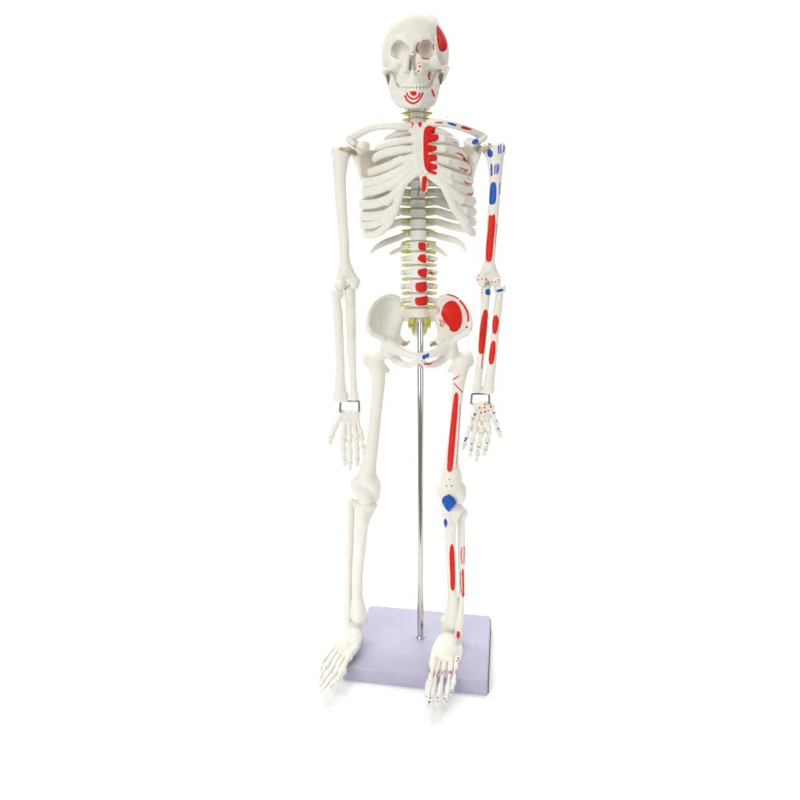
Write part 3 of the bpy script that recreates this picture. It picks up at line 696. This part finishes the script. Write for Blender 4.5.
# ---- pelvis
for side in (-1, 1):
    mx = (lambda x: x) if side < 0 else (lambda x: 838 - x)
    def dil(x, y):
        u = x if side < 0 else 838 - x
        r2 = ((u - 385) / 17.0) ** 2 + ((y - 316) / 20.0) ** 2
        return -5 - 0.8 * (u - 388) + 0.3 * (y - 318) - 7.5 * np.clip(1 - r2, 0, 1)
    out = [(367, 321), (369.3, 310.5), (373, 304), (378, 299), (384, 296), (390, 294.8), (397, 296), (401, 301.5), (402.5, 310), (401.5, 318), (398.3, 326), (397, 333), (394, 344), (387, 346),
           (384, 340.5), (378, 337.6), (371, 336), (367.3, 329)]
    s = Solid()
    s.plate([(mx(x), y) for x, y in out], dil, 3.4, 2, 1.5)
    rim = [(368.4, 329, 0, 2.4), (368, 321, 0, 2.3), (370.8, 310.8, 0, 2.2), (374.3, 305, 0, 2.2), (379, 300.3, 0, 2.2), (384.5, 297.4, 0, 2.2), (390.5, 296.3, 0, 2.3), (396.5, 297.6, 0, 2.4), (400, 302.5, 0, 2.6), (401, 311, 0, 2.8)]
    s.rod([(mx(x), y, dil(mx(x), y) + 1.2, r) for x, y, _, r in rim], 2)
    s.rod([(mx(369.5), 330, 21, 2.6), (mx(376), 335, 15, 2.6), (mx(382.5), 338.5, 11, 3)], 3)
    s.rod([(mx(396), 322, -16, 5), (mx(392.5), 334, -8, 6), (mx(389), 346, 0, 8)], 9)
    s.ell((mx(388), 350.5, 1), (8.2, 8, 9), 3)
    s.rod([(mx(390), 345, 5, 6.5), (mx(398), 350.6, 13, 4.8), (mx(409), 354.8, 19.5, 3.6), (mx(417.5), 356.8, 22, 3.8)], 4)
    s.rod([(mx(391), 354, -2, 5), (mx(397), 360.5, -6, 4.2), (mx(403.5), 364.6, -2, 3.4), (mx(411), 365, 8, 2.9), (mx(417), 360.5, 17, 3.0)], 2)
    s.rod([(mx(396.5), 337, -10, 4), (mx(401.5), 342.5, -16, 3.2), (mx(405.5), 344, -18, 2.4), (mx(408), 342.5, -19, 1.5)], 2)
    s.ell((mx(404.5), 357.8 + 3.2, 6), (0.1, 0.1, 0.1), 0.2, '-')
    P = None
    if side > 0:
        P = [red(Z6([(545, 165), (562, 130), (590, 108), (620, 103), (648, 120), (668, 150), (680, 195), (682, 240), (672, 280), (650, 308), (622, 315), (600, 302), (594, 278), (578, 262), (562, 240), (548, 215), (540, 190)])),
             rl(Z6([(583, 63), (620, 72), (655, 90)]), 0.7), rl(Z6([(668, 106), (692, 135), (712, 170), (722, 205), (722, 238)]), 0.95), rd(*Z6([(712, 281)])[0], 1.1),
             rl(Z6([(530, 232), (545, 250), (535, 268), (550, 278)]), 0.5), rl(Z6([(548, 230), (562, 252), (555, 272)]), 0.5),
             blue(Z6([(413, 480), (425, 462), (440, 468), (448, 453), (462, 460), (458, 482), (440, 485), (430, 497), (416, 490)])),
             rl(Z6([(430, 525), (462, 528), (492, 505), (512, 480)]), 0.8)]
    hb = s.build('hip_bone', M_PAINT if side > 0 else M_BONE, skel, 0.65, 0.13, 9, P)
    xs = 406 if side < 0 else 433.5
    s = Solid(); s.rod([(xs - 4 * -side, 342, -14, 1.9), (xs, 343.6, -14, 2.1)], 0.8, smooth=0)
    s.rod([(xs, 343.6, -14, 1.2), (xs + 3.4, 341.3, -13, 1.1)], 0.5, smooth=0).rod([(xs, 343.6, -14, 1.2), (xs - 3.0, 345.8, -13, 1.2)], 0.5, smooth=0).rod([(xs, 343.6, -14, 1.0), (xs - side * -3.2, 344.6, -12, 0.8)], 0.5, smooth=0)
    s.build('hip_screw', M_STEEL if side > 0 else M_BRASS, hb, 0.35, 0)
    if side > 0: hb['label'] = 'hip bone painted with a large red patch'
s = Solid(); s.drum((420, 358, 21.5), 2.8, 3.4, 5, 1, 1.2); s.build('pubic_disc', M_BONE, skel, 0.5, 0)
s = Solid()
dsac = lambda x, y: -10 - 0.5 * (y - 310) - 0.35 * np.abs(x - 419)
s.plate([(404, 306), (411, 311), (427, 311), (434, 306), (438, 310), (438, 320), (430, 322), (426, 334), (419, 341), (412, 334), (408, 322), (400, 320), (400, 310)], dsac, 5, 3, 2)
s.drum((419, 313, -11), 9.2, 7, 4, 2, 1.5)
s.rod([(403, 310, -16, 4.5), (400.5, 316, -20, 4.5)], 3).rod([(435, 310, -16, 4.5), (437.5, 316, -20, 4.5)], 3)
sac = s.build('sacrum', M_BONE, skel, 0.65, 0.15, 7)
for sg in (-1, 1):
    c = 419.5
    sweep('sacral_nerve', [(c + sg * 6, 318.5, -8, 2.2, 2), (c + sg * 7.5, 323, -9, 2.8, 1.8), (c + sg * 6.2, 329, -10, 1.7, 1.2), (c + sg * 6, 334, -10, 0.7, 0.7)], M_NERVE, sac, n=5, sides=10)
    sweep('sacral_nerve', [(c + sg * 8, 318.5, -9, 1.8, 1.8), (c + sg * 10, 323, -10, 1.8, 1.4), (c + sg * 10.5, 328, -11, 0.8, 0.8)], M_NERVE, sac, n=5, sides=10)
    sweep('sacral_nerve', [(c + sg * 9, 306.5, -8, 2, 1.6), (c + sg * 13, 306.8, -9, 2.1, 1.6), (c + sg * 16, 307.5, -11, 1.6, 1.2)], M_NERVE_PALE, sac, n=5, sides=10)

# ---- legs
s = Solid()
s.ell((388.5, 351, 3), (7, 7, 7.5), 2)
s.rod([(387, 352, 2, 5.6), (380, 356, -2, 5.0), (374, 361, -5, 6.5)], 3)
s.ell((370, 358, -8), (6, 8.5, 7), 3, ry=-0.15).rod([(370.5, 351.8, -9, 2.6), (367, 362, -8, 4)], 3)
s.rod([(375.5, 362, -5, 9), (377.5, 371, -4, 7.9), (378.4, 382, -3, 6.7), (376.6, 404, -1, 5.8), (374.7, 425, 0, 5.7), (372.2, 446, 1, 6.1), (369, 464, 1, 7.4), (366.5, 478, 1, 10)], 3)
s.rod([(384, 367.5, -8, 3.6), (387.5, 370.5, -9, 2.5)], 2.5)
s.ell((358, 486.5, -1), (7.8, 9.5, 12), 4).ell((373, 485.5, -2), (8, 10.5, 12), 4)
s.ell((365.5, 496, 5), (8.0, 9.3, 9), 2.5, ry=0.35).ell((374, 494, -4), (6, 8, 10), 3)
s.rod([(351, 498, 8, 1.7), (356.3, 496, 11.5, 1.8), (359.2, 491.5, 13, 1.5), (364, 487.8, 14, 0.9), (370, 487, 13, 0.5)], 0.9, op='-')
s.build('femur', M_BONE, skel, 0.68, 0.14, 10)
s = Solid()
s.ell((449.5, 351, 3), (7, 7, 7.5), 2)
s.rod([(451, 352, 2, 5.6), (457, 356, -2, 5.0), (462.5, 361, -5, 6.5)], 3)
s.ell((467, 358, -8), (6, 8.5, 7), 3, ry=0.15).rod([(466.5, 351.8, -9, 2.6), (469.7, 362, -8, 4)], 3)
s.rod([(461.5, 362, -5, 9), (460, 371, -4, 7.6), (458.9, 382, -3, 6.2), (456, 404, -1, 5.4), (454.4, 425, 0, 5.5), (452.8, 446, 1, 6.0), (451.6, 462, 1, 7.0), (451.4, 476, 1, 10.3)], 3)
s.rod([(453, 367.5, -8, 3.6), (449.8, 370.5, -9, 2.5)], 2.5)
s.ell((444.5, 489, -1), (8.3, 10.5, 12), 4).ell((458.5, 492, -2), (7.8, 12, 12), 4).ell((451, 488, 5), (9, 10, 8), 4)
FM = lambda L: [(320 + x * 0.2125, 340 + y * 0.2125) for x, y in L]
P = [red(FM([(632, 252), (642, 245), (652, 255), (648, 330), (640, 430), (632, 530), (624, 612), (615, 622), (602, 620), (597, 606), (602, 520), (614, 400), (624, 310)])),
     rl(FM([(625, 187), (655, 168)]), 0.55), rl(FM([(633, 205), (650, 225), (670, 245)]), 0.55), rl(FM([(660, 300), (655, 420), (640, 610)]), 0.28),
     dd(449.7, 479.5, 0.7), dd(446.5, 486, 0.8), dd(451.5, 486, 0.8)]
fe = s.build('femur', M_PAINT, skel, 0.64, 0.14, 10, P)
fe['label'] = 'thigh bone with a long red stripe'
s = Solid()
s.plate([(448.3, 494.5), (453.5, 498), (456.3, 503), (452, 508), (448.8, 511.5), (445.5, 508.5), (441.8, 501), (443.2, 497.5)], lambda x, y: 13 - 0.02 * (x - 449) ** 2 - 0.1 * (y - 502), 2.6, 2, 1.5)
s.ell((449, 501.5, 13), (5, 6, 3.6), 2)
pat = s.build('kneecap', M_PAINT, skel, 0.5, 0.15, 6, [blue([(448.3, 493.5), (454.3, 498), (457, 503), (452.5, 508.5), (449, 512.5), (445.3, 509), (441, 501), (442.8, 496.8)])])
pat['label'] = 'kneecap painted blue'

s = Solid()
s.ell((365, 504.3, -1), (12.3, 5.6, 11), 2, ry=-0.12)
s.rod([(365, 508, 0, 9.5), (363.5, 516, 2, 7.5), (362, 529, 2.5, 5.7), (359.7, 553, 2, 5.3), (357.9, 576, 0, 4.7), (357.3, 595, -3, 5.2), (358, 607, -4, 7.2), (358.8, 615, -4, 8)], 3)
s.rod([(364, 614, -4, 4), (364.3, 621, -4, 3.2)], 3).ell((362.5, 517, 9), (3.5, 6, 3), 3)
s.build('tibia', M_BONE, skel, 0.66, 0.13, 9)
s = Solid()
s.ell((350.2, 502.7, -6), (5.3, 5, 5.5), 2)
s.rod([(350.7, 506, -7, 4.2), (350.8, 515, -7, 3.7), (350.5, 534, -7, 3.6), (349.3, 560, -7, 3.3), (348.4, 590, -7, 3.3), (347.8, 606, -6, 4.1), (347.8, 619.5, -5, 3.8)], 2)
s.build('fibula', M_BONE, skel, 0.6, 0.13, 8)
KN = lambda L: [(425 + x * 0.1, 460 + y * 0.1) for x, y in L]
LL = lambda L: [(320 + x * 0.2125, 470 + y * 0.2125) for x, y in L]
s = Solid()
s.ell((452, 509, -1), (11.5, 5.5, 10), 2, ry=0.1).ell((447, 506, 2), (7, 6, 8), 3)
s.rod([(451, 511, 0, 10.2), (450.2, 519, 2, 7.4), (450, 529, 2.5, 6), (450.2, 553, 2, 5.0), (451.4, 580, 0, 4.5), (452.6, 600, -3, 5.0), (452.4, 612, -4, 7.2), (451.2, 621, -4, 8.2)], 3)
s.rod([(445, 621, -4, 4), (444.5, 627, -4, 3.2)], 3).ell((447.5, 520, 9), (3.5, 6, 3), 3)
s.build('tibia', M_PAINT, skel, 0.62, 0.13, 9, [blue(KN([(190, 600), (205, 583), (222, 605), (224, 640), (210, 680), (196, 660), (187, 630)])),
     red(LL([(612, 360), (620, 345), (630, 360), (635, 430), (637, 520), (634, 562), (624, 570), (614, 560), (612, 480), (608, 410)]))])
s = Solid()
s.ell((463, 512.5, -7), (4.7, 5.2, 5), 2)
s.rod([(462, 516, -7, 4), (461.3, 524, -7, 3.6), (461.2, 540, -7, 3.6), (461.3, 556, -7, 3.5), (461.6, 585, -7, 2.8), (460.8, 604, -5, 3.3), (459.4, 620, 0, 4.1), (458.4, 634, 4, 4.2)], 2)
s.build('fibula', M_PAINT, skel, 0.6, 0.13, 8, [rl(LL([(668, 365), (664, 400), (668, 440)]), 0.5), rl(LL([(680, 360), (677, 440)]), 0.45), rl(LL([(662, 480), (663, 560), (672, 598)]), 0.5), rl(LL([(672, 470), (674, 540), (676, 590)]), 0.9),
     red([(456.3, 633), (457.5, 630.8), (459.6, 631.5), (460.2, 635), (459, 638.8), (456.8, 638)])])

# ---- feet
def foot(tars, rods, joints, rays, paint):
    s = Solid()
    for c, r in tars: s.ell(c, r, 2)
    for L in rods: s.rod(L, 2)
    for L in joints: s.rod([p + (0.55,) for p in L], 0.8, op='-', smooth=4)
    m = M_PAINT if paint else M_BONE
    f = s.build('foot', m, skel, 0.55, 0.22, 6, paint)
    for L, r in rays:
        a = L[0]
        for j in range(1, len(L)):
            rr = r * (1.14 if j == 1 else 1.1 - 0.1 * j)
            b = L[j] + (dground(L[j][1], rr * 1.2),)
            A, B = np.array(a, float), np.array(b, float)
            g = (B - A) / np.linalg.norm(B - A) * 0.4
            digit('metatarsal' if j == 1 else 'phalanx', A + g, B - g, rr, m, f, e0=1.3 if j == 1 else 1.15, e1=1.2 if j < len(L) - 1 else 0.8, paint=paint)
            a = b
    return f
foot([((355, 625.5, -4), (7.5, 5.5, 8)), ((354, 633, 4), (7.5, 6.5, 9)), ((356, 631, -16), (6, 6, 10)), ((350, 642, 16), (8.5, 6.5, 9)), ((345, 645, 22), (7, 5, 8)), ((356, 641, 14), (4.5, 5, 7))],
     [[(358, 636, 6, 4.2), (354, 648, 22, 4.6), (349, 654, 30, 4)], [(349, 633, 2, 4), (343, 640, 14, 3.6), (338, 643, 20, 3.2)]],
     [[(346, 630, 6), (351, 636, 13), (360, 636, 12)], [(341, 637, 12), (348, 643, 25), (358, 646, 22)], [(346, 642, 25), (351, 650, 31)], [(343, 638, 18), (349, 644, 26)]],
     [([(350, 653, 28), (341, 673.5), (336.5, 681), (328.5, 688)], 3.3),
      ([(346.5, 650, 27), (334, 675), (326, 685), (321, 691)], 2.2),
      ([(343.5, 647.5, 25), (329.5, 672), (322.5, 681.5), (319.8, 687)], 2.1),
      ([(340.5, 645, 22), (325.5, 667.5), (320.8, 676), (318.8, 682)], 2.1),
      ([(337.5, 643, 19), (322.8, 661), (320.3, 669), (319.3, 675)], 2.1)], None)
FT = lambda x, y: (415 + x * 0.1188, 620 + y * 0.1188)
P = []
for x, y, r in [(170, 312, 1.0), (117, 512, 1.0), (108, 553, .9), (130, 655, .8), (122, 690, .9), (95, 645, .6), (190, 655, .8), (185, 685, .7), (250, 662, .8), (262, 685, .7), (305, 610, .9), (312, 590, .7)]: P.append(bd(*FT(x, y), r * 1.1))
P += [('dark', 'line', ([FT(362, 325), FT(355, 345)], 1.0)), ('dark', 'line', ([FT(372, 362), FT(360, 380)], 0.6))]
for x, y in [(125, 410), (130, 430), (165, 440), (182, 455), (200, 425), (235, 420), (228, 445), (258, 420), (290, 425), (305, 430), (338, 405), (345, 425)]: P.append(rl([FT(x, y), FT(x - 4, y + 22)], 0.6))
foot([((450.5, 633, -4), (8.5, 5.5, 8)), ((449, 641, 6), (9.5, 7.5, 10)), ((451, 634, -17), (6, 6, 9)), ((445, 652, 18), (10.5, 6.5, 9)), ((452, 652, 16), (7, 6, 9))],
     [[(441, 641, 6, 4.4), (436.5, 651, 18, 4.6), (434.5, 659, 27, 4.2)], [(457, 641, 0, 4), (459, 652, 14, 3.8), (457.5, 662, 25, 3.6)], [(440, 660, 27, 4), (450, 661, 27, 4)]],
     [[(438, 639, 12), (449, 642.5, 17), (460, 640, 8)], [(434, 650, 22), (446, 652, 27), (459, 651, 20)], [(445, 652, 27), (445.5, 660, 30)], [(451, 643, 16), (452.5, 652, 25), (452, 660, 29)], [(439.5, 651, 26), (439.5, 660, 30)]],
     [([(434, 659, 29), (428.6, 690), (427.6, 699), (426.8, 706.5)], 3.2),
      ([(438.5, 662, 30), (432.6, 692.5), (430.8, 701), (430.2, 707.5)], 2.3),
      ([(444.5, 663, 30), (439.6, 693), (437.8, 700), (436.8, 705.3)], 2.2),
      ([(451, 662.5, 29), (447.4, 692), (446, 698.5), (445.3, 702.8)], 2.2),
      ([(457.3, 661.5, 27), (453, 684.5), (451.8, 690), (451, 694.3)], 2.2)], P)

# ------------------------------------------------------------------ the stand
stand = bpy.data.objects.new('display_stand', None); COL.objects.link(stand)
stand['label'] = 'lavender rectangular base plate with an upright chrome rod, under the skeleton'
stand['category'] = 'stand'
stand.empty_display_size = 0.02
zt, zb = -HT, -HC
cx, cd = 22.3, -9.0
u = np.array([132.6, 23.0]); u /= np.linalg.norm(u); v = np.array([u[1], -u[0]])     # in (x, d)
hu, hv = 67.6, 57.5
import bmesh
bm = bmesh.new()
vs = []
for zz in (zb, zt):
    for a, b in ((-1, 1), (1, 1), (1, -1), (-1, -1)):
        p = np.array([cx, cd]) + u * hu * a - v * hv * b
        vs.append(bm.verts.new((p[0] * SC, -p[1] * SC, (zz + HC) * SC)))
bm.faces.new(vs[0:4][::-1]); bm.faces.new(vs[4:8])
for i in range(4):
    j = (i + 1) % 4
    bm.faces.new((vs[i], vs[j], vs[4 + j], vs[4 + i]))
bmesh.ops.recalc_face_normals(bm, faces=bm.faces)
vert_e = [e for e in bm.edges if abs(e.verts[0].co.z - e.verts[1].co.z) > 1e-4]
bmesh.ops.bevel(bm, geom=vert_e, offset=3.2 * SC, segments=6, affect='EDGES', profile=0.5)
top_e = [e for e in bm.edges if all(abs(w.co.z - (zt + HC) * SC) < 1e-6 for w in e.verts) and len(e.link_faces) == 2 and any(abs(f.normal.z) < 0.5 for f in e.link_faces)]
bmesh.ops.bevel(bm, geom=top_e, offset=1.8 * SC, segments=4, affect='EDGES', profile=0.5)
me = bpy.data.meshes.new('base_plate'); bm.to_mesh(me); bm.free()
me.materials.append(M_BASE)
for p in me.polygons: p.use_smooth = True
bo = bpy.data.objects.new('base_plate', me); COL.objects.link(bo); bo.parent = stand
try: me.set_sharp_from_angle(angle=math.radians(40))
except Exception: pass

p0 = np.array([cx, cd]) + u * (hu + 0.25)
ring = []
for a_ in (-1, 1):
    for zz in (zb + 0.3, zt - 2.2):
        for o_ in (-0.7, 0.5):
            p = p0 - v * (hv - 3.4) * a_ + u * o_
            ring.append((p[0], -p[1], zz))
mesh_obj('side_shade_strip', ring, [(0, 1, 3, 2), (4, 6, 7, 5), (0, 4, 5, 1), (2, 3, 7, 6), (0, 2, 6, 4), (1, 5, 7, 3)], plain('painted_side_shade', (0.09, 0.09, 0.085), 0.6), stand, smooth=False)  # dark strip painting in the shade of the base's right side

def lathe(name, x, d, prof, mat, parent, sides=40):
    verts, faces = [], []
    for r, z in prof:
        for k in range(sides):
            a = 2 * math.pi * k / sides
            verts.append((x + r * math.cos(a), -d + r * math.sin(a), z))
    for i in range(len(prof) - 1):
        for k in range(sides):
            k2 = (k + 1) % sides
            faces.append((i * sides + k, i * sides + k2, (i + 1) * sides + k2, (i + 1) * sides + k))
    faces.append(tuple(range(sides))[::-1]); faces.append(tuple((len(prof) - 1) * sides + k for k in range(sides)))
    o = mesh_obj(name, verts, faces, mat, parent)
    try: o.data.set_sharp_from_angle(angle=math.radians(40))
    except Exception: pass
    return o
RX, RD = 20.8, -12.5
lathe('rod', RX, RD, [(3.25, zt - 2), (3.3, zt + 20), (3.3, -24), (2.9, -22)], M_CHROME, stand)
lathe('rod_collar', RX, RD, [(4.6, zt - 0.5), (4.6, zt + 0.9), (4.1, zt + 1.5), (3.35, zt + 1.6)], M_CHROME, stand)

# ------------------------------------------------------------------ white paper sweep
def sweep_floor():
    prof = [(-0.36, 0.0)]
    R, yb = 0.7, 1.6
    prof += [(yb - R, 0.0)]
    for a in np.linspace(0, 90, 24)[1:]:
        prof.append((yb - R + R * math.sin(math.radians(a)), R - R * math.cos(math.radians(a))))
    prof.append((yb, 3.2))
    verts, faces = [], []
    for y, z in prof: verts += [(-3.0, y, z), (3.0, y, z)]
    for i in range(len(prof) - 1): faces.append((2 * i, 2 * i + 1, 2 * i + 3, 2 * i + 2))
    me = bpy.data.meshes.new('backdrop'); me.from_pydata(verts, [], faces); me.update()
    for p in me.polygons: p.use_smooth = True
    me.materials.append(M_BACK)
    o = bpy.data.objects.new('backdrop', me); COL.objects.link(o); o['kind'] = 'structure'
sweep_floor()

# ------------------------------------------------------------------ light
w = bpy.data.worlds.new('World'); scene.world = w; w.use_nodes = True
w.node_tree.nodes['Background'].inputs['Color'].default_value = (1.0, 0.96, 0.92, 1)
w.node_tree.nodes['Background'].inputs['Strength'].default_value = 0.28

def area(name, loc, target, sx, sy, power, col=(1, 1, 1)):
    from mathutils import Vector
    l = bpy.data.lights.new(name, 'AREA'); l.shape = 'RECTANGLE'; l.size = sx; l.size_y = sy; l.energy = power; l.color = col
    o = bpy.data.objects.new(name, l); COL.objects.link(o); o.location = loc
    o.rotation_euler = (Vector(target) - Vector(loc)).to_track_quat('-Z', 'Y').to_euler()
    return o
area('key_softbox', (-1.05, -1.75, 0.95), (0, 0, 0.42), 1.3, 1.3, 30, (1, 0.99, 0.97))
area('added_fill', (1.5, -1.5, 0.9), (0, 0, 0.4), 0.8, 1.4, 9, (0.98, 0.99, 1.0))  # added lamp without a known source, brightens the bones from the right
area('added_top_light', (0, 0.3, 7.0), (0, 0.3, 0), 4.5, 4.5, 98, (1, 1, 1))  # added lamp, whitens the paper floor from above
area('added_backdrop_light', (0, 0.6, 2.4), (0, 1.5, 0.7), 2.6, 0.5, 52, (1, 1, 1))  # added lamp behind the skeleton, lifts the backdrop wall to white

# ------------------------------------------------------------------ camera
cam = bpy.data.cameras.new('camera'); co = bpy.data.objects.new('camera', cam); COL.objects.link(co)
co.location = (0, -F * SC, HC * SC); co.rotation_euler = (math.radians(90), 0, 0)
cam.sensor_width = 36; cam.sensor_fit = 'HORIZONTAL'; cam.lens = 36 * F / 800
cam.shift_y = -100 / 800
cam.clip_start = 0.01; cam.clip_end = 50
scene.camera = co
vs_ = scene.view_settings
scene.display_settings.display_device = 'sRGB'
vs_.view_transform = 'Standard'; vs_.look = 'None'; vs_.exposure = 0.0; vs_.gamma = 1.0
scene.cycles.use_denoising = True
scene.cycles.max_bounces = 8
